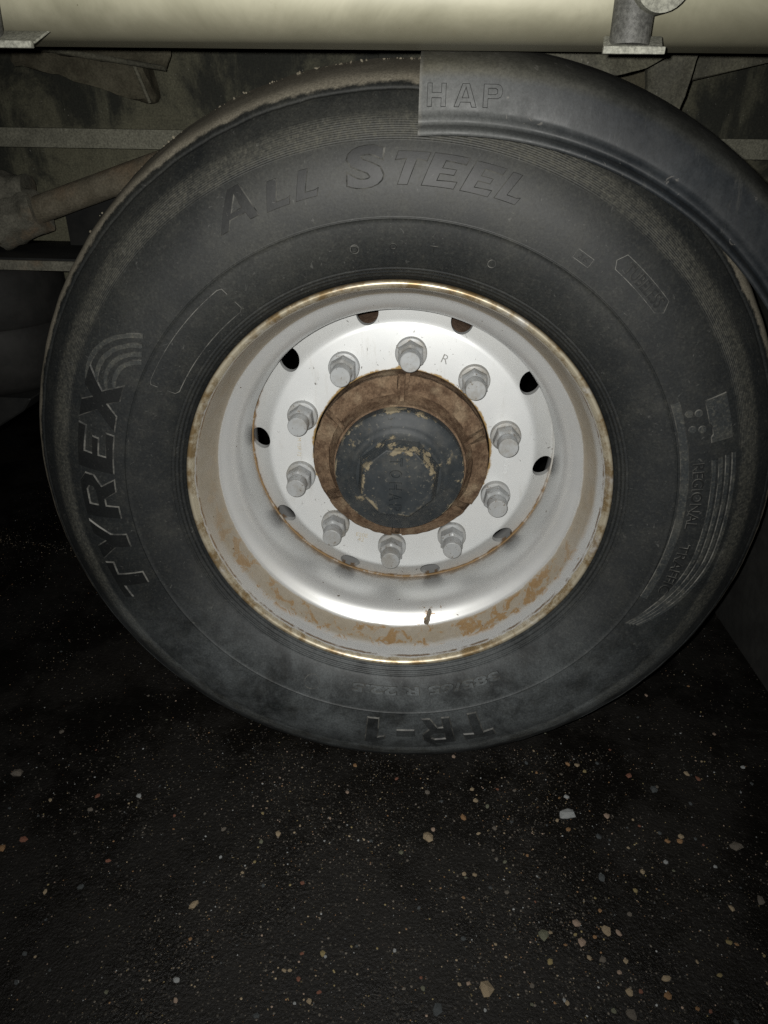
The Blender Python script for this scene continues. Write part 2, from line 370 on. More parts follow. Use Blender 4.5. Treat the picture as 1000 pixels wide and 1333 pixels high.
def box_bm(bm, x0, x1, y0, y1, z0, z1):
    v = [bm.verts.new((x, y, z)) for x in (x0, x1) for y in (y0, y1) for z in (z0, z1)]
    for f in ((0, 1, 3, 2), (4, 6, 7, 5), (0, 4, 5, 1), (2, 3, 7, 6), (0, 2, 6, 4), (1, 5, 7, 3)): bm.faces.new([v[i] for i in f])
def box(name, x0, x1, y0, y1, z0, z1, bev=0.003, seg=2):
    bm = bmesh.new(); box_bm(bm, x0, x1, y0, y1, z0, z1)
    if bev: bmesh.ops.bevel(bm, geom=bm.edges[:], offset=bev, segments=seg, affect='EDGES', profile=.6)
    return finish(bm, name)
def plate(name, pts, y0, th, bev=.002, dy=None, lump=0.0):
    """a thick plate with the outline PTS in x, z; DY lets single corners lean back"""
    bm = bmesh.new()
    f = [bm.verts.new((x, y0 + (dy[i] if dy else 0), z)) for i, (x, z) in enumerate(pts)]
    b = [bm.verts.new((x, y0 + th + (dy[i] if dy else 0), z)) for i, (x, z) in enumerate(pts)]
    n = len(pts); bm.faces.new(f); bm.faces.new(b[::-1])
    for i in range(n): bm.faces.new((f[i], b[i], b[(i+1) % n], f[(i+1) % n]))
    if bev: bmesh.ops.bevel(bm, geom=bm.edges[:], offset=bev, segments=1, affect='EDGES')
    if lump:
        bmesh.ops.triangulate(bm, faces=bm.faces[:])
        for _ in range(4):
            es = [e for e in bm.edges if e.calc_length() > .014]
            if es: bmesh.ops.subdivide_edges(bm, edges=es, cuts=1, use_grid_fill=False); bmesh.ops.triangulate(bm, faces=bm.faces[:])
        bm.normal_update()
        for v in bm.verts:
            q = v.co*42; v.co += Vector((mn.noise(q), mn.noise(q + Vector((9, 0, 0))), mn.noise(q + Vector((0, 9, 0)))))*lump
        return finish(bm, name, 40)
    return finish(bm, name, 25)
def extrude_x(name, prof, x0, x1, segs=1, ang=35):
    bm = bmesh.new(); rows = []
    for i in range(segs + 1):
        x = x0 + (x1 - x0)*i/segs
        rows.append([bm.verts.new((x, y, z)) for y, z in prof])
    k = len(prof)
    for i in range(segs):
        for j in range(k): bm.faces.new((rows[i][j], rows[i+1][j], rows[i+1][(j+1) % k], rows[i][(j+1) % k]))
    bm.faces.new(rows[0]); bm.faces.new(rows[-1][::-1])
    return finish(bm, name, ang)
def tube_between(name, a, b, ra, rb, seg=28, rings=8, wob=0.0, cap=True):
    a, b = Vector(a), Vector(b); d = (b - a).normalized()
    u = d.orthogonal().normalized(); v = d.cross(u); bm = bmesh.new(); rr = []
    for i in range(rings + 1):
        t = i/rings; c = a.lerp(b, t); R = ra + (rb - ra)*t
        rr.append([bm.verts.new(c + (u*math.cos(q) + v*math.sin(q))*R*(1 + wob*random.uniform(-1, 1))) for q in (2*math.pi*k/seg for k in range(seg))])
    for i in range(rings):
        for k in range(seg): bm.faces.new((rr[i][k], rr[i][(k+1) % seg], rr[i+1][(k+1) % seg], rr[i+1][k]))
    if cap: bm.faces.new(rr[0]); bm.faces.new(rr[-1][::-1])
    return finish(bm, name, 40)

# ------------------------------------------------------------------ asphalt
bm = bmesh.new()
xs = [-60, -12, -4, -2] + [-1.6 + .1*i for i in range(33)] + [2, 4, 12, 60]
ys = [-60, -12, -4, -2] + [-1.6 + .1*i for i in range(37)] + [2.4, 4, 12, 60]
from mathutils import noise as mn
gv = [[bm.verts.new((x, y, -.0035*(1 + mn.noise((x*1.7, y*1.7, 0))) if max(abs(x), abs(y)) < 2.2 else -.0035)) for y in ys] for x in xs]
for i in range(len(xs) - 1):
    for j in range(len(ys) - 1): bm.faces.new((gv[i][j], gv[i+1][j], gv[i+1][j+1], gv[i][j+1]))
ground = link('ground', finish(bm, 'ground', 80), M['asphalt'])
ground['kind'] = 'structure'
def gz(x, y): return -.0035*(1 + mn.noise((x*1.7, y*1.7, 0)))

# ------------------------------------------------------------------ trailer
trailer = bpy.data.objects.new('semi_trailer', None); COL.objects.link(trailer)
trailer['label'] = 'grimy cream trailer on one steel wheel with a muddy black hub cap'
trailer['category'] = 'trailer'
def part(name, me, mats, parent=trailer, loc=None, label=None):
    o = link(name, me, mats, parent, (0, 0, H) if loc is None and parent is trailer else (loc or (0, 0, 0)))
    if label: o['label'] = label
    return o
wheel = bpy.data.objects.new('wheel', None); COL.objects.link(wheel)
wheel.parent = trailer; wheel.location = (0, 0, H)
wheel['label'] = 'black tyre on a rust-stained silver steel wheel'

# tyre: (radius, depth) with the wheel's front flange at depth 0
SIDE = catmull([(.2985, .010), (.306, .0005), (.315, -.0075), (.330, -.016), (.350, -.024), (.370, -.029), (.390, -.032), (.410, -.033), (.430, -.031), (.450, -.026), (.470, -.0175), (.487, -.006), (.498, .003), (.5065, .0115), (.5125, .020), (.5168, .031), (.5205, .045), (.5250, .062), (.5310, .088)], 10)
def ysurf(r):
    for (a, b), (c, d) in zip(SIDE, SIDE[1:]):
        if a <= r <= c: return b + (d - b)*(r - a)/max(c - a, 1e-9)
    return SIDE[-1][1]
def nsurf(r):
    e = .002; d = (ysurf(r + e) - ysurf(r - e))/(2*e)      # profile tangent (1, d); outward normal (d, -1)
    l = math.hypot(d, 1); return d/l, -1/l
prof = [(.2885, .050), (.2930, .028), (.2965, .018)]
r = .2985
while r < .5309:
    y = ysurf(r); k = 0.0
    if .303 < r < .316: k = .0005*math.sin((r - .303)/.0043*2*math.pi)
    k += .0011*math.exp(-((r - .3712)/.0009)**2)           # mould line
    k -= .0016*math.exp(-((r - .4985)/.0016)**2)           # groove below the shoulder
    nr, ny = nsurf(r); prof.append((r + nr*k, y + ny*k))
    r += .00045 if (.300 < r < .318 or .369 < r < .3735 or .440 < r < .480 or .494 < r < .503) else .0025
for yc in (.103, .143, .183, .223):
    prof += [(.5330, yc - .0065), (.5210, yc - .005), (.5210, yc + .005), (.5330, yc + .0065)]
prof += [(.5310, .238), (.5205, .281), (.5165, .295), (.5065, .3145), (.487, .332), (.45, .352), (.41, .359), (.37, .355), (.33, .342), (.3, .318), (.292, .296)]
def flat(p, r, th):
    if .449 < r < .478:                                    # worn fine ribs below the shoulder
        q = .62 + .9*mn.noise((p.x*9, p.z*9, r*60)) + .5*mn.noise((p.x*55, p.z*55, r*300))
        k = .00030*max(0, q)*math.sin((r - .449)/(.029/13)*2*math.pi)*(1.25 - (r - .449)/.029*.8)
        nr_, ny_ = nsurf(r); p = pol(r + nr_*k, th, p.y + ny_*k)
    if r > .49:                                            # small knocks along the scuffed shoulder edge
        p = p*1.0; q = 1 + .0016*mn.noise((p.x*28, p.y*28, p.z*28)) + .0008*mn.noise((p.x*90, p.y*60, p.z*90))
        p.x *= q; p.z *= q
    if p.z < -H + .0005: p.z = -H + .0005
    return p
bm = revolve(prof, 480, fn=flat)
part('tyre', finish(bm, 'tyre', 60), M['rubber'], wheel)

# crumbs of dried mud along the top of the tread
bm = bmesh.new(); rc = random.Random(5)
for i in range(150):
    th = math.radians(3 - 56*rc.random()**1.6); y = rc.gauss(.088, .006); d = .0004 + .0016*rc.random()**3
    c = pol(.5312, th, y)
    m4 = Matrix.Translation(c) @ Matrix.Rotation(rc.uniform(0, 6), 4, 'Y') @ Matrix.Diagonal((d*rc.uniform(.8, 1.7), d*rc.uniform(.8, 1.4), d*rc.uniform(.7, 1.2), 1))
    bmesh.ops.create_icosphere(bm, subdivisions=1, radius=1, matrix=m4)
cr = part('mud_crumbs', finish(bm, 'mud_crumbs', smooth=False), flat_mat('dry_mud', (.12, .105, .075), (.24, .215, .16), .9), wheel)
cr['kind'] = 'stuff'

# rim
rp = [(.2965, .016), (.2982, .010), (.2985, .005), (.2972, .0012), (.2945, 0.0), (.2915, .0012), (.2892, .0045), (.2874, .009), (.2858, .014), (.2843, .020), (.2825, .028), (.2795, .040), (.2745, .058), (.2715, .0655), (.2690, .0690), (.2660, .0712), (.2622, .0733), (.2570, .0770), (.2515, .0820), (.2468, .0885), (.2435, .0965), (.2415, .1070), (.2402, .1200), (.2390, .138), (.2405, .150), (.2432, .168), (.2455, .185), (.2465, .21), (.245, .225), (.265, .245), (.2745, .262), (.2830, .30), (.2870, .311), (.2945, .325), (.2985, .317), (.2965, .305), (.288, .295), (.279, .262), (.252, .225), (.2505, .20), (.2460, .14), (.2460, .13), (.252, .105), (.263, .083), (.2745, .072), (.283, .050), (.2900, .022)]
rp2 = []
for i, p in enumerate(rp): rp2.append(p)
bm = revolve(rp2, 320, closed=True)
part('rim', finish(bm, 'rim', 55), M['rim'], wheel)

# disc with ten round hand holes
dp = [(.1405, .1600), (.1415, .1590), (.2045, .1590), (.2085, .1594), (.2120, .1606), (.2160, .1637), (.2230, .1688), (.2320, .1745), (.2450, .1820), (.2450, .1930), (.2260, .1830), (.2140, .1755), (.2050, .1715), (.1405, .1715)]
bm = revolve(dp, 240, closed=True)
dm = finish(bm, 'wheel_disc', 30)
tmp = bpy.data.objects.new('tmp_disc', dm); COL.objects.link(tmp)
bm = bmesh.new()
for k in range(10):
    c = pol(.2285, math.radians(21.8 + 36*k), .17)
    bmesh.ops.create_cone(bm, cap_ends=True, segments=40, radius1=.0172, radius2=.0172, depth=.08, matrix=Matrix.Translation(c) @ Matrix.Rotation(math.pi/2, 4, 'X'))
cut = bpy.data.objects.new('tmp_cut', finish(bm, 'tmp_cut', smooth=False)); COL.objects.link(cut)
md = tmp.modifiers.new('b', 'BOOLEAN'); md.operation = 'DIFFERENCE'; md.object = cut; md.solver = 'EXACT'
bpy.context.view_layer.update()
dg = bpy.context.evaluated_depsgraph_get()
dm2 = bpy.data.meshes.new_from_object(tmp.evaluated_get(dg)); dm2.name = 'wheel_disc'
bpy.data.objects.remove(tmp); bpy.data.objects.remove(cut)
for p in dm2.polygons: p.use_smooth = True
dm2.set_sharp_from_angle(angle=math.radians(32)); dm2.materials.clear()
part('wheel_disc', dm2, M['disc'], wheel)
# weld seam between rim and disc
wr = [(.2450 + .0026*math.cos(q), .1800 + .0030*math.sin(q)) for q in (2*math.pi*i/8 for i in range(8))]
def wobble(p, r, th):
    q = 1 + .004*mn.noise((p.x*60, p.y*60, p.z*60)); return Vector((p.x*q, p.y, p.z*q))
part('weld_seam', finish(revolve(wr, 240, closed=True, fn=wobble), 'weld_seam', 80), M['weld'], wheel)

# wheel nuts: collar, hexagon, round closed end
bm = bmesh.new()
def ring(r, y, n=36, hexa=False, sh=0):
    vs_ = []
    for i in range(n):
        a = 2*math.pi*i/n + sh; R = r
        if hexa:
            q = (a - sh) % (math.pi/3) - math.pi/6; R = r*math.cos(math.pi/6)/math.cos(q)
        vs_.append(bm.verts.new((R*math.sin(a), y, R*math.cos(a))))
    return vs_
rs = [ring(.0238, .003), ring(.0238, -.0055), ring(.0228, -.0070), ring(.0215, -.0074), ring(.0208, -.0078, hexa=True), ring(.0208, -.026, hexa=True), ring(.0192, -.0285, hexa=True), ring(.0160, -.0300), ring(.0154, -.0310), ring(.0152, -.0495), ring(.0147, -.0512), ring(.0138, -.0520)]
for A, B in zip(rs, rs[1:]):
    for i in range(36): bm.faces.new((A[i], B[i], B[(i+1) % 36], A[(i+1) % 36]))
bm.faces.new(rs[-1])
nm = finish(bm, 'wheel_nut', 24)
for k in range(10):
    a = math.radians(3.8 + 36*k)
    o = part('wheel_nut', nm, M['nut'], wheel, pol(.1675, a, .1565))
    o.rotation_euler = (0, random.uniform(-.12, .12) + (.25 if k in (2, 3) else 0), 0)

# valve stem
bm = bmesh.new()
tb = tube_between('valve_stem', (0, 0, 0), (-.004, -.028, .004), .0036, .0034, 14, 3)
part('valve_stem', tb, M['brass'], wheel, (.058, .083, -.248))
part('valve_cap', tube_between('valve_cap', (0, 0, 0), (-.002, -.010, .0015), .0046, .0042, 14, 2), M['brass'], wheel, (.054, .055, -.244))
bm = bmesh.new(); bmesh.ops.create_uvsphere(bm, u_segments=14, v_segments=8, radius=.0075)
part('valve_grommet', finish(bm, 'valve_grommet', 80), M['rubber'], wheel, (.0585, .086, -.2505))

# ------------------------------------------------------------------ raised writing
def curve_mesh(polys, asp=1.0, bv=.035):
    cu = bpy.data.curves.new('c', 'CURVE'); cu.dimensions = '2D'; cu.fill_mode = 'BOTH'; cu.extrude = .5
    cu.bevel_depth = bv; cu.bevel_resolution = 0; cu.offset = -bv
    for pts in polys:
        sp = cu.splines.new('POLY'); sp.points.add(len(pts) - 1); sp.use_cyclic_u = True
        for q, (x, y) in zip(sp.points, pts): q.co = (x*asp, y, 0, 1)
    return cu
def font_curve(s, off=0.0, bv=.03):
    cu = bpy.data.curves.new('t', 'FONT'); cu.body = s; cu.extrude = .5; cu.resolution_u = 4; cu.size = 1
    cu.bevel_depth = bv; cu.bevel_resolution = 0; cu.offset = off - bv
    return cu
def glyph_bm(cu):
    """the letter in the unit square; z is 1 on its face and 0 at the foot of its sloping edge"""
    o = bpy.data.objects.new('tmp', cu); COL.objects.link(o); bv = cu.bevel_depth
    bpy.context.view_layer.update()
    me = bpy.data.meshes.new_from_object(o.evaluated_get(bpy.context.evaluated_depsgraph_get()))
    bpy.data.objects.remove(o); bpy.data.curves.remove(cu)
    bm = bmesh.new(); bm.from_mesh(me); bpy.data.meshes.remove(me)
    bmesh.ops.remove_doubles(bm, verts=bm.verts, dist=1e-5)
    bmesh.ops.delete(bm, geom=[v for v in bm.verts if v.co.z < 0], context='VERTS')
    xs_ = [v.co.x for v in bm.verts]; ys_ = [v.co.y for v in bm.verts]
    x0, x1, y0, y1 = min(xs_), max(xs_), min(ys_), max(ys_)
    for v in bm.verts:
        v.co = ((v.co.x - x0)/(x1 - x0), (v.co.y - y0)/(y1 - y0), 1.0 if v.co.z > .5 + bv*.5 else 0.0)
    return bm, (x1 - x0)/(y1 - y0)
def set_mats(bm):
    for f in bm.faces: f.material_index = 0 if all(v.co.z > .5 for v in f.verts) else 1
def grid_cut(bm, nx, ny):
    for i in range(1, nx): bmesh.ops.bisect_plane(bm, geom=bm.verts[:]+bm.edges[:]+bm.faces[:], plane_co=(i/nx, 0, 0), plane_no=(1, 0, 0))
    for i in range(1, ny): bmesh.ops.bisect_plane(bm, geom=bm.verts[:]+bm.edges[:]+bm.faces[:], plane_co=(0, i/ny, 0), plane_no=(0, 1, 0))
def wrap(name, bm, t0, t1, r0, r1, h, shear=0.0, nx=6, ny=4, parent=None, mats=None):
    set_mats(bm); grid_cut(bm, nx, ny)
    for v in bm.verts:
        s, t, k = v.co
        th = math.radians(t0 + (t1 - t0)*s + shear*(t - .5)); r_ = r0 + (r1 - r0)*t
        nr, ny_ = nsurf(r_); e = -.0006 + (h + .0006)*k
        v.co = pol(r_ + nr*e, th, ysurf(r_) + ny_*e)
    return part(name, finish(bm, name, 25), mats or [M['rubber_letter'], M['rubber_edge']], wheel)
G = {
 'A': [[(0, 0), (.24, 0), (.32, .22), (.68, .22), (.76, 0), (1, 0), (.64, 1), (.36, 1)], [(.40, .42), (.5, .72), (.6, .42)]],
 'L': [[(0, 0), (1, 0), (1, .32), (.84, .26), (.44, .26), (.44, 1), (0, 1)]],
 'T': [[(0, .70), (0, 1), (1, 1), (1, .70), (.68, .74), (.68, 0), (.32, 0), (.32, .74)]],
 'E': [[(0, 0), (1, 0), (1, .26), (.42, .23), (.42, .39), (.82, .39), (.82, .60), (.42, .60), (.42, .77), (1, .74), (1, 1), (0, 1)]],
 'Y': [[(0, 1), (.36, 1), (.5, .70), (.64, 1), (1, 1), (.68, .44), (.68, 0), (.32, 0), (.32, .44)]],
 'R': [[(0, 0), (0, 1), (.78, 1), (1, .82), (1, .56), (.78, .38), (1, 0), (.66, 0), (.46, .33), (.32, .33), (.32, 0)], [(.32, .58), (.62, .58), (.70, .64), (.70, .72), (.62, .78), (.32, .78)]],
 'X': [[(0, 0), (.30, .52), (.02, 1), (.36, 1), (.50, .74), (.62, 1), (1, 1), (.70, .50), (1, 0), (.64, 0), (.50, .28), (.35, 0)]],
 '-': [[(0, .36), (1, .36), (1, .64), (0, .64)]],
 '1': [[(.25, 0), (.25, .68), (0, .60), (0, .80), (.42, 1), (.75, 1), (.75, 0)]],
}
def letter(ch, t0, t1, r0, r1, h=.0019, shear=0.0, **k):
    cu = font_curve(ch, .06) if ch == 'S' else curve_mesh(G[ch], math.radians(t1 - t0)*(r0 + r1)/2/(r1 - r0))
    bm, asp = glyph_bm(cu)
    return wrap('raised_letter', bm, t0, t1, r0, r1, h, shear, **k)
for ch, a, b, r0, r1 in (('A', -30.0, -22.4, .404, .443), ('L', -21.3, -17.2, .403, .433), ('L', -16.3, -12.6, .403, .433), ('S', -8.6, -2.4, .402, .446), ('T', -1.6, 3.2, .405, .439), ('E', 3.6, 8.8, .405, .439), ('E', 9.6, 14.2, .405, .438), ('L', 15.0, 18.6, .406, .437)):
    letter(ch, a, b, r0, r1, shear=1.7 if ch != 'S' else .8)
for ch, a, b in (('T', -113.2, -104.4), ('Y', -104.0, -94.8), ('R', -94.2, -84.8), ('E', -84.0, -75.2), ('X', -74.8, -64.0)):
    letter(ch, a, b, .386, .4365, h=.0019, shear=1.0)
for ch, a, b in (('T', 156.6, 163.6), ('R', 165.4, 172.6), ('-', 174.2, 178.4), ('1', 180.8, 185.6)):
    letter(ch, a, b, .381 if ch != '-' else .402, .438 if ch != '-' else .419, h=.0020)
def words(s, t0, t1, r0, r1, h=.0010, off=.012, **k):
    bm, asp = glyph_bm(font_curve(s, off + .015, .03))
    return wrap('raised_lettering', bm, t0, t1, r0, r1, h, nx=max(8, int(abs(t1 - t0)/1.5)), ny=2, **k)
words('385/65 R 22.5', 149.5, 191.0, .3275, .3420, h=.0020, off=.045, mats=[M['rubber_worn'], M['rubber_edge']])
words('REGIONAL', 77.2, 91.2, .3895, .4045, h=.0012, off=.02)
words('TRAFFIC', 94.6, 106.6, .3895, .4045, h=.0012, off=.02)
for ch, t in (('D', -9.2), ('O', -1.6), ('T', 6.3)): words(ch, t - .75, t + .75, .336, .3435)
words('TUBELESS', 38.2, 46.6, .407, .4215, h=.0012)
words('36', 30.8, 32.6, .389, .3955)

def strip(name, pts, width, h, mats=None, closed=False, taper=None):
    """a raised rib on the sidewall along (angle, radius) points"""
    bm = bmesh.new(); rows = []; n = len(pts)
    for i, (t, r_) in enumerate(pts):
        a = pts[(i - 1) % n] if closed or i else pts[0]; b = pts[(i + 1) % n] if closed or i < n - 1 else pts[-1]
        ds = math.radians(b[0] - a[0])*r_; dr = b[1] - a[1]; l = math.hypot(ds, dr) or 1
        ns, nr_ = -dr/l, ds/l
        wd = width*(taper[i] if taper else 1)
        row = []
        for k, e in ((-.5, -.0012), (-.36, h), (.36, h), (.5, -.0012)):
            rr_ = r_ + nr_*k*wd; tt = math.radians(t) + ns*k*wd/r_
            q, p_ = nsurf(rr_); row.append(bm.verts.new(pol(rr_ + q*e, tt, ysurf(rr_) + p_*e)))
        rows.append(row)
    for i in range(n if closed else n - 1):
        A, B = rows[i], rows[(i + 1) % n]
        for j in range(3):
            f = bm.faces.new((A[j], A[j+1], B[j+1], B[j])); f.material_index = 0 if j == 1 else 1
    if not closed:
        bm.faces.new(rows[0]); bm.faces.new(rows[-1][::-1])
    return part(name, finish(bm, name, 50), mats or [M['rubber_worn'], M['rubber_edge']], wheel)
def lin(a, b, n): return [a + (b - a)*i/(n - 1) for i in range(n)]
# swoosh off the X
for R_ in (.071, .058, .046, .035):
    pts = []
    for q in lin(math.radians(118), math.radians(20), 16):
        s, rr_ = R_*math.cos(q), .366 + R_*math.sin(q); pts.append((-63.8 + math.degrees(s/rr_), rr_))
    strip('raised_stripe', pts, .0075, .0016, taper=[.5 + .5*min(1, i/6) for i in range(16)])
# stripes and bar of the service emblem
strip('raised_stripe', [(t, .3805 - .0035*max(0, (t - 90)/23)) for t in lin(64, 109, 40)], .0125, .0012)
for i, rr_ in enumerate((.4155, .4240, .4325, .4410)):
    strip('raised_stripe', [(t, rr_ - (.034 + .005*i)*max(0, (t - 96)/20)**1.7) for t in lin(76.9 - .2*i, 116.5 - .3*i, 44)], .0062, .0014, taper=[1]*36 + lin(1, .45, 8))
# little lorry of the emblem
cb = [[(0, 0), (0, 1), (1, 1), (1, 0), (.86, 0), (.80, .10), (.62, .10), (.55, 0)]]
bm, _ = glyph_bm(curve_mesh(cb, 2.1)); wrap('emblem_body', bm, 65.4, 73.6, .4130, .4405, .0016, mats=[M['rubber_worn'], M['rubber_edge']])
for t, rr_ in ((67.4, .4035), (70.6, .4045), (67.0, .3925), (70.2, .3930)):
    bm, _ = glyph_bm(curve_mesh([[(math.cos(2*math.pi*i/16), math.sin(2*math.pi*i/16)) for i in range(16)]], 1, .18))
    d = math.degrees(.0056/.4); wrap('emblem_dot', bm, t - d, t + d, rr_ - .0052, rr_ + .0052, .0014, nx=2, ny=2, mats=[M['rubber_worn'], M['rubber_edge']])
# fine outlines: blank panel, small frame round 36, circles
def frame(pts, wd=.0011, h=.0007): strip('mould_outline', pts, wd, h, closed=True, mats=[M['rubber_edge'], M['rubber_edge']])
frame([(t, .3605) for t in lin(-61.5, -37.5, 20)] + [(-36.6, .3585), (-36.4, .328)] + [(t, .3245) for t in lin(-37.3, -61.8, 20)] + [(-62.6, .328), (-62.4, .3585)])
frame([(30.1, .387), (30.1, .3975), (33.3, .3975), (33.3, .387)], .0009)
frame([(t, .4040) for t in lin(37.0, 47.0, 9)] + [(48.0, .412)] + [(t, .4235) for t in lin(47.0, 37.0, 9)] + [(36.2, .412)], .001)
for t, rr_, ra in ((-158.5, .3445, .012), (18.0, .3400, .0045), (-9.2, .3400, .005)):
    frame([(t + math.degrees(ra*math.cos(q)/rr_), rr_ + ra*math.sin(q)) for q in lin(0, 2*math.pi*.96, 24)], .0009)

# ------------------------------------------------------------------ hub, cap, brake drum
hp = [(.1385, .30), (.1385, .1560), (.1378, .1530), (.1330, .1520), (.1240, .1490), (.1150, .1420), (.1075, .1310), (.1030, .1210), (.1005, .1120), (.0975, .1100), (.05, .1100)]
def castw(p, r, th):
    q = 1 + .010*mn.noise((p.x*30, p.y*30, p.z*30)) + .007*mn.noise((p.x*90, p.y*90, p.z*90))
    return Vector((p.x*q, p.y + .0012*mn.noise((p.x*45, p.z*45, 3)), p.z*q))
hub = part('hub', finish(revolve(catmull(hp, 4), 160, fn=castw), 'hub', 60), M['hub'], label='brown rusted cast hub inside the wheel bore')
def slab(a0, a1, r0, r1, y0, y1, s=6):
    """a cast pad or lug on the hub: angular piece between radii, front at y0 (outer) and y1 (inner)"""
    bm = bmesh.new(); rows = []
    for i in range(s + 1):
        th = math.radians(a0 + (a1 - a0)*i/s)
        rows.append([bm.verts.new(pol(*q)) for q in ((r0, th, y1 + .03), (r0, th, y1), (r1, th, y0), (r1, th, y0 + .03))])
    for i in range(s):
        for j in range(4): bm.faces.new((rows[i][j], rows[i][(j+1) % 4], rows[i+1][(j+1) % 4], rows[i+1][j]))
    bm.faces.new(rows[0]); bm.faces.new(rows[-1][::-1])
    bmesh.ops.bevel(bm, geom=[e for e in bm.edges if len(e.link_faces) == 2 and e.calc_face_angle(0) > .6], offset=.0012, segments=2, affect='EDGES')
    bmesh.ops.triangulate(bm, faces=bm.faces[:])
    for _ in range(2): bmesh.ops.subdivide_edges(bm, edges=[e for e in bm.edges if e.calc_length() > .005], cuts=1); bmesh.ops.triangulate(bm, faces=bm.faces[:])
    for v in bm.verts:
        q = v.co*75; v.co += Vector((mn.noise(q), 1.3*mn.noise(q + Vector((9, 0, 0))), mn.noise(q + Vector((0, 9, 0)))))*.0013
    return finish(bm, 'cast_lug', 50)
for a0, a1, yo, yi in ((-54, -3, .1375, .1265), (4.5, 65, .1405, .1300), (72, 122, .1370, .1260), (129, 178, .1405, .1300), (185, 236, .1375, .1265), (244, 301, .1410, .1305)):
    part('cast_lug', slab(a0, a1, .1125, .1372, yo, yi, 16), M['hub'], hub)
for a in (0.2, 68.5, 125.5, 181, 239.5, 304):
    part('cast_rib', slab(a - 1.6, a + 1.6, .1045, .1365, .1455, .1150, 2), M['hub'], hub)
cp = [(.0990, .128), (.0990, .0985), (.0978, .0940), (.0945, .0915), (.0880, .0895), (.0800, .0870), (.0760, .0850), (.0735, .0828), (.0705, .0822), (.0680, .0812), (.0640, .0775), (.03, .0760), (.0, .0760)]
part('hub_cap', finish(revolve(cp[:-1] + [(.001, .0760)], 120), 'hub_cap', 35), M['cap'], hub, label='muddy blue-black hub cap with octagonal boss')
bm = bmesh.new(); rows = []
for rr_, y in ((.0655, .0790), (.0640, .0770), (.0572, .0535), (.0560, .0515), (.0545, .0508)):
    rows.append([bm.verts.new(pol(rr_, math.radians(22.5 + 45*i + 4), y)) for i in range(8)])
for A, B in zip(rows, rows[1:]):
    for i in range(8): bm.faces.new((A[i], A[(i+1) % 8], B[(i+1) % 8], B[i]))
bm.faces.new(rows[-1])
part('cap_boss', finish(bm, 'cap_boss', 20), M['cap'], hub)
for ch, zc in (('T', .036), ('O', .0165), ('H', -.0030), ('A', -.0215), ('P', -.0395)):
    bm, asp = glyph_bm(font_curve(ch, .02))
    hh, ww = .0185, .0135
    for v in bm.verts:                                    # reads from top to bottom, letter tops towards +x
        s, t, k = v.co; v.co = (-.003 + (t - .5)*hh, .0510 - .0030*k, zc - (s - .5)*ww)
    part('raised_letter', finish(bm, 'raised_letter', 30), M['cap'], hub)
part('brake_drum', finish(revolve([(.15, .186), (.197, .186), (.203, .190), (.205, .198), (.205, .33), (.15, .33)], 120, closed=True), 'brake_drum', 40), M['drum'])
part('axle_beam', tube_between('axle_beam', (0, .33, 0), (0, 1.4, 0), .063, .063, 32, 4), M['dark'])

# stamped marks on the disc
def stamp(s, th, rr_, size, rot, off=.0, mat='nut', h=.0006):
    bm, asp = glyph_bm(font_curve(s, off)); c = pol(rr_, math.radians(th), 0); wd = size*asp; cr, sr = math.cos(math.radians(rot)), math.sin(math.radians(rot))
    for v in bm.verts:
        a, b, k = (v.co.x - .5)*wd, (v.co.y - .5)*size, v.co.z
        v.co = (c.x + a*cr + b*sr, .1592 - (h + .0002)*k, c.z - a*sr + b*cr)
    part('stamped_mark', finish(bm, 'stamped_mark', 30), M[mat], wheel)
stamp('R', 21.6, .170, .0135, 21.6, mat='nut')
stamp('CTO', 94.3, .1685, .0085, 94, mat='disc')
stamp('E20E', 202.5, .1635, .0075, 8, mat='stampc', h=.0003); stamp('42', 202, .1725, .0075, 8, mat='stampc', h=.0003)
stamp('M 15P 72', -87.6, .164, .0060, 92, mat='stampc', h=.0003)

# ------------------------------------------------------------------ mudguard
FC = (.05, -.02); CUT = .0155
fp = [(.4745, -.0575), (.4735, -.0600), (.4755, -.0620), (.4790, -.0610), (.4815, -.0565), (.4835, -.0515), (.4865, -.0495), (.4900, -.0505), (.4940, -.0530), (.5000, -.0540), (.5200, -.0520), (.5330, -.0490), (.5400, -.0430), (.5470, -.0300), (.5540, -.0080), (.5600, .0250), (.5630, .0700), (.5640, .32)]
fp = catmull(fp, 4)
bm = bmesh.new(); rows = []; SEG = 120
for i in range(SEG + 1):
    row = []
    for rr_, y in fp:
        a0 = math.asin((CUT - FC[0])/rr_); a = a0 + (math.radians(84) - a0)*i/SEG
        row.append(bm.verts.new((FC[0] + rr_*math.sin(a), y, FC[1] + rr_*math.cos(a))))
    rows.append(row)
for i in range(SEG):
    for j in range(len(fp) - 1): bm.faces.new((rows[i][j], rows[i][j+1], rows[i+1][j+1], rows[i+1][j]))
bmesh.ops.recalc_face_normals(bm, faces=bm.faces)
f0 = bm.faces[:]
ext = [(v, v.normal.copy()) for v in bm.verts]
bm.normal_update()
ret = bmesh.ops.solidify(bm, geom=f0, thickness=.0035)
fender = part('mudguard', finish(bm, 'mudguard', 50), M['fender'], label='dusty black plastic mudguard over the tyre')
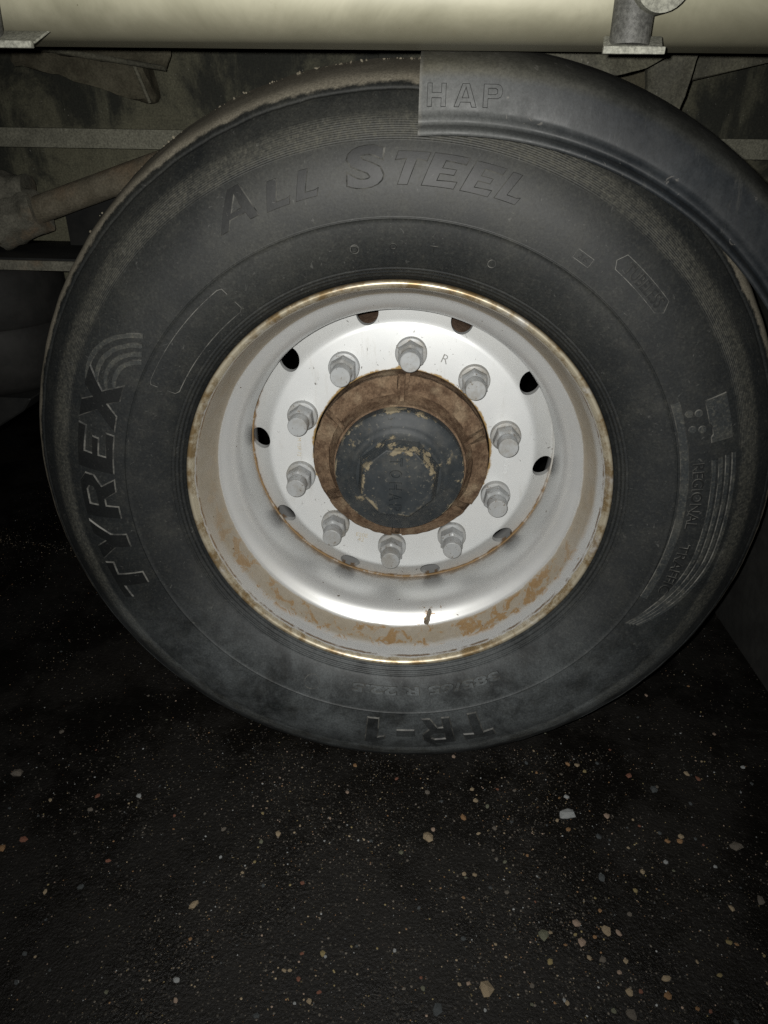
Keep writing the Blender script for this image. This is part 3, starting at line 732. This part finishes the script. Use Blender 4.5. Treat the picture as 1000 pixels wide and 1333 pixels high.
for ch, x0, x1 in (('H', .0235, .0430), ('A', .0505, .0745), ('P', .0800, .0995)):
    cu = curve_mesh([[(0, 0), (0, 1), (.28, 1), (.28, .62), (.72, .62), (.72, 1), (1, 1), (1, 0), (.72, 0), (.72, .36), (.28, .36), (.28, 0)]]) if ch == 'H' else curve_mesh([[(0, 0), (.24, 0), (.31, .2), (.69, .2), (.76, 0), (1, 0), (.66, 1), (.34, 1)], [(.39, .42), (.5, .76), (.61, .42)]]) if ch == 'A' else curve_mesh([[(0, 0), (0, 1), (.75, 1), (.93, .92), (1, .78), (1, .58), (.93, .45), (.75, .37), (.28, .37), (.28, 0)], [(.28, .58), (.62, .58), (.71, .63), (.71, .74), (.62, .79), (.28, .79)]])
    bm, asp = glyph_bm(cu); set_mats(bm); grid_cut(bm, 2, 4)
    for v in bm.verts:
        s, t, k = v.co; x = x0 + (x1 - x0)*s; z = .4790 + .0215*t - .010*max(0, (x - .05))**1
        R_ = math.hypot(x - FC[0], z - FC[1]); y = -.0535
        for (a, b), (c, d) in zip(fp, fp[1:]):
            if a <= R_ <= c: y = b + (d - b)*(R_ - a)/max(1e-9, c - a)
        v.co = (x, y + .0006 - .0022*k, z)
    part('raised_letter', finish(bm, 'raised_letter', 30), [M['fender'], M['fender_edge']], fender)

# ------------------------------------------------------------------ body beam with its socket posts
arc = [(-.135 + .036*(1 - math.cos(q)), .564 - .036*math.sin(q)) for q in lin(0, math.pi/2, 9)]
beam = part('side_beam', extrude_x('side_beam', [(-.135, .86)] + arc + [(-.068, .5262), (-.066, .530), (-.066, .86)], -1.9, 2.1, 8, 40), M['cream'], label='cream painted lower body beam with grime along its bottom edge')
def post(x, dx=0.0, knob=True):
    part('socket_plate', plate('socket_plate', [(x - .026, .5195), (x + .023, .5195), (x + .0275, .5315), (x - .022, .5315)], -.172, .006, .0012, dy=(0, 0, .026, .026)), M['lightplate'], beam)
    part('socket_lip', box('socket_lip', x - .027, x + .0235, -.176, -.170, .5160, .5215, .001), M['lightplate'], beam)
    part('socket_tube', tube_between('socket_tube', (x - .003 + dx, -.158, .523), (x - .001 + dx, -.150, .66), .0165, .0185, 28, 6), M['post'], beam)
    if knob: part('socket_knob', tube_between('socket_knob', (x + .012, -.186, .5650), (x + .010, -.150, .5680), .022, .024, 32, 3), M['lightplate'], beam)
post(.197); post(-.342, -.024, False)

# ------------------------------------------------------------------ chassis and suspension behind the wheel
rail = part('chassis_rail', box('chassis_rail', -1.9, 2.1, .500, .512, .10, .80, .002), M['web'], label='grime-streaked chassis rail behind the tyre')
part('rail_flange', box('rail_flange', -1.9, 2.1, .446, .4985, .4235, .4540, .003), M['flange'], rail)
part('gusset_plate', plate('gusset_plate', [(-.78, .640), (-.378, .640), (-.382, .536), (-.431, .540), (-.501, .550), (-.60, .560), (-.78, .580)], .385, .012, dy=(.06, .06, -.02, -.01, 0, .02, .03), lump=.005), M['mud'], rail)
part('gusset_plate', plate('gusset_plate', [(-.66, .570), (-.452, .570), (-.440, .496), (-.452, .493), (-.480, .499), (-.515, .509), (-.56, .528), (-.66, .545)], .425, .06, .006, dy=(0, 0, .04, .04, .03, .02, .01, 0), lump=.004), M['mud'], rail)
part('gusset_rib', tube_between('gusset_rib', (-.455, .420, .553), (-.436, .428, .492), .0035, .003, 10, 3), M['plate'], rail)
part('gusset_rib', tube_between('gusset_rib', (-.60, .398, .566), (-.385, .372, .537), .0045, .004, 10, 6, .1), M['plate'], rail)
part('strut_plate', plate('strut_plate', [(.12, .600), (.39, .600), (.328, .551), (.281, .528), (.243, .517), (.15, .530)], .11, .012, dy=(0, .05, .05, .02, 0, 0), lump=.0035), M['plate'], rail)
part('strut_plate', plate('strut_plate', [(.30, .62), (.378, .62), (.371, .565), (.357, .480), (.318, .480)], .225, .012, dy=(.01, 0, 0, 0, .03), lump=.0035), M['plate'], rail)
part('strut_plate', plate('strut_plate', [(.36, .62), (.62, .62), (.62, .572), (.515, .553), (.40, .527)], .36, .012), M['plate'], rail)
part('cross_member', box('cross_member', .24, .36, .40, .498, .458, .80, .004), M['mud'], rail)
part('cross_member', box('cross_member', -.06, .02, .40, .498, .458, .80, .004), M['web'], rail)

arm = part('suspension_rod', tube_between('suspension_rod', (-1.15, .36, .163), (-.30, .36, .438), .0225, .0205, 32, 30, .012), M['rod'], label='rust-flaked suspension rod running behind the tyre')
def lumpy(name, a, b, ra, rb, am):
    me = tube_between(name, a, b, ra, rb, 30, 10)
    for v in me.vertices: v.co += v.normal*am*mn.noise(Vector(v.co)*38)
    return me
part('rod_clamp', lumpy('rod_clamp', (-.705, .36, .303), (-.622, .36, .331), .036, .033, .010), M['clamp'], arm)
part('rod_clamp', lumpy('rod_clamp', (-.76, .375, .352), (-.645, .375, .362), .028, .026, .012), M['clamp'], arm)
part('rod_collar', lumpy('rod_collar', (-.80, .345, .278), (-.695, .345, .308), .031, .030, .008), M['rod'], arm)

bm = bmesh.new(); rows = []
for rr_, z in ((.02, .250), (.100, .250), (.128, .246), (.140, .235), (.1445, .215), (.146, .18), (.1445, .145), (.141, .139), (.1445, .133), (.145, .10), (.142, .06), (.135, .035), (.120, .02), (.08, .012), (.02, .012)):
    rows.append([bm.verts.new((rr_*math.cos(q), rr_*math.sin(q), z)) for q in (2*math.pi*i/64 for i in range(64))])
for A, B in zip(rows, rows[1:]):
    for i in range(64): bm.faces.new((A[i], A[(i+1) % 64], B[(i+1) % 64], B[i]))
bm.faces.new(rows[0]); bm.faces.new(rows[-1][::-1])
bell = part('air_bellows', finish(bm, 'air_bellows', 50), M['bellows'], loc=(-.795, .42, H), label='black rubber air spring below the rusty rod')
part('bellows_plate', box('bellows_plate', -.20, .42, -.13, .07, .2515, .2665, .002), M['dark'], bell)
part('bellows_plate_lip', box('bellows_plate_lip', -.20, .42, -.1375, -.1305, .2480, .2635, .0015), M['clamp'], bell)
part('bellows_pedestal', plate('bellows_pedestal', [(-.14, .013), (.105, .013), (.085, -.012), (-.02, -.075), (-.14, -.085)], -.10, .2, .003), M['dark'], bell)
part('side_sheet', box('side_sheet', -.62, -.25, .44, .446, .262, .352, .001), M['dark'])

flap = part('mud_flap', box('mud_flap', .640, .648, -.03, .36, -.372, .15, .002), M['flap'], label='grey rubber mud flap hanging behind the wheel')
flap.rotation_euler = (math.radians(-4), 0, 0)

# ------------------------------------------------------------------ stones of the asphalt
def stone_mesh(seed, name='stone'):
    rnd = random.Random(seed); bm = bmesh.new()
    bmesh.ops.create_icosphere(bm, subdivisions=1, radius=.5)
    for v in bm.verts:
        v.co *= rnd.uniform(.72, 1.12); v.co.z *= .55
        v.co.x *= rnd.uniform(.9, 1.1)
    return finish(bm, name, smooth=False)
BASE = [stone_mesh(100 + i) for i in range(7)]
SM = {}
def stone(x, y, d, c, flatk=1.0):
    i = random.randrange(7)
    if (i, c) not in SM:
        me = BASE[i].copy(); me.name = 'stone'; me.materials.append(STONE[c]); SM[(i, c)] = me
    o = link('stone', SM[(i, c)], None, ground, (x, y, gz(x, y) + d*.06*flatk))
    o.scale = (d*random.uniform(.85, 1.1), d*random.uniform(.65, .95), d*random.uniform(.45, .7)*flatk)
    o.rotation_euler = (random.uniform(-.2, .2), random.uniform(-.2, .2), random.uniform(0, 6.28))
BIG = [(0.291,-0.090,33.1,'w'),(0.125,-0.110,16.1,'o'),(0.069,-0.150,28.9,'t'),(0.227,-0.290,24.8,'g'),(0.278,-0.297,16.2,'p'),(0.275,-0.271,15.2,'p'),(0.315,-0.279,19.0,'t'),(0.331,-0.280,12.7,'p'),(0.145,-0.366,25.0,'t'),(0.083,-0.395,22.2,'k'),(-0.260,-0.285,16.5,'t'),(-0.626,-0.079,29.2,'b'),(-0.575,-0.219,18.6,'o'),(0.542,-0.130,25.8,'b'),(0.427,-0.165,10.9,'w'),(0.325,-0.198,17.1,'k'),(0.310,0.016,13.1,'o'),(0.325,0.015,13.1,'t'),(0.376,-0.358,13.7,'o'),(0.380,-0.337,15.1,'t'),(0.324,-0.384,19.4,'b'),(0.546,-0.218,18.0,'b'),(0.500,-0.232,12.2,'t'),(-0.471,-0.115,13.0,'r'),(-0.404,-0.110,12.8,'w'),(-0.595,0.018,14.2,'b'),(0.527,-0.001,12.1,'r'),(0.510,0.009,13.6,'t'),(0.296,-0.055,12.6,'w'),(0.290,-0.118,12.2,'o'),(0.355,-0.088,14.0,'p'),(0.173,-0.125,12.0,'b'),(0.302,-0.318,13.7,'b'),(0.285,-0.317,9.9,'t'),(0.332,-0.318,10.0,'t'),(0.232,-0.326,12.2,'y'),(0.303,-0.381,10.9,'g'),(0.459,-0.127,12.6,'o'),(0.440,-0.128,11.2,'o'),(0.463,-0.118,12.7,'t'),(-0.096,-0.372,9.5,'r'),(-0.067,-0.386,8.3,'r'),(-0.164,-0.163,13.2,'t'),(-0.251,-0.385,10.9,'w'),(0.123,-0.208,10.2,'t'),(0.138,-0.208,10.2,'t'),(0.388,-0.184,12.1,'t'),(0.479,-0.282,11.9,'y'),(0.451,-0.327,10.3,'y'),(-0.429,-0.271,16.0,'k'),(-0.550,-0.202,15.7,'r'),(-0.472,-0.142,12.8,'b'),(0.335,-0.128,12.3,'k'),(-0.116,-0.363,9.6,'t'),(-0.078,-0.397,9.4,'t'),(0.370,-0.215,9.2,'y'),(0.298,-0.288,8.8,'o'),(0.183,-0.232,10.2,'b'),(0.146,-0.075,12.3,'t'),(0.141,-0.052,11.1,'t'),(0.446,-0.028,17.6,'k'),(0.411,-0.002,13.2,'r'),(0.243,-0.372,8.4,'w'),(0.328,-0.357,14.8,'t')]
for x, y, d, c in BIG: stone(x, y, d*.001*.95, c)
for i in range(225):
    x = random.uniform(-.75, .75); y = -.45 + .75*random.random()**1.3
    if random.random() < .45: x = random.gauss(.25, .2)
    stone(x, y, random.uniform(.0045, .0105), random.choice('ttbbkkwpoyrgb'), .8)
# grit: thousands of grains too small to pick apart
gm = bpy.data.meshes.new('grit'); V = []; Fc = []; MI = []
keys = list('dekbtwpyo')
for k in keys: gm.materials.append(STONE[k])
tet = [(1, 0, -.4), (-.5, .87, -.4), (-.5, -.87, -.4), (-.1, .1, .75)]
hexa = [(1, 0, -.25), (.45, .85, -.25), (-.5, .8, -.25), (-1, .05, -.25), (-.5, -.85, -.25), (.5, -.8, -.25), (.1, .05, .30)]
for i in range(62000):
    x = random.uniform(-1.15, 1.15); y = -.55 + 1.6*random.random()**1.35
    if random.random() < .35: x = random.gauss(.12, .32); y = random.uniform(-.5, .05)
    dens = .5 + .75*mn.noise((x*5.5, y*5.5, 4)) + .35*mn.noise((x*17, y*17, 8))
    if random.random() > .18 + dens: continue
    a = random.uniform(0, 6.28); c_, s_ = math.cos(a), math.sin(a); b = len(V)
    if i % 40 == 0:                                       # coarser chips
        d = random.uniform(.0018, .0034); sh = hexa; mi = random.choice((2, 3, 3, 4, 4, 5, 6, 7, 8)); fs = [(b + q, b + (q + 1) % 6, b + 6) for q in range(6)]
    elif i % 2:                                             # bedded aggregate, hardly proud of the binder
        d = random.uniform(.0012, .0036); sh = hexa; mi = random.choice((0, 0, 0, 1, 1, 3))
        fs = [(b + q, b + (q + 1) % 6, b + 6) for q in range(6)]
        if mi == 3 and random.random() < .7: mi = 0
    else:
        d = .0005 + .0018*random.random()**3; sh = tet; mi = random.choice((1, 2, 3, 3, 4, 4, 5, 6, 7, 8))
        fs = [(b, b+1, b+3), (b+1, b+2, b+3), (b+2, b, b+3)]
    z0 = gz(x, y)
    for px, py, pz in sh:
        px *= random.uniform(.65, 1.25); py *= random.uniform(.75, 1.15)
        V.append((x + d*(px*c_ - py*s_), y + d*(px*s_ + py*c_), z0 + d*pz*.7))
    Fc += fs; MI += [mi]*len(fs)
for i in range(500):                                     # a low ridge of swept sand behind the wheel
    x = random.uniform(-1.5, -.70); y = .665 + .03*math.sin(x*9) + random.gauss(0, .018); d = random.uniform(.0008, .0024); b = len(V)
    for px, py, pz in tet: V.append((x + d*px*random.uniform(.7, 1.2), y + d*py, gz(x, y) + d*pz*.8))
    Fc += [(b, b+1, b+3), (b+1, b+2, b+3), (b+2, b, b+3)]; MI += [random.choice((1, 1, 3, 4))]*3
gm.from_pydata(V, [], Fc); gm.polygons.foreach_set('material_index', MI); gm.update()
g = link('grit', gm, None, ground); g['kind'] = 'stuff'
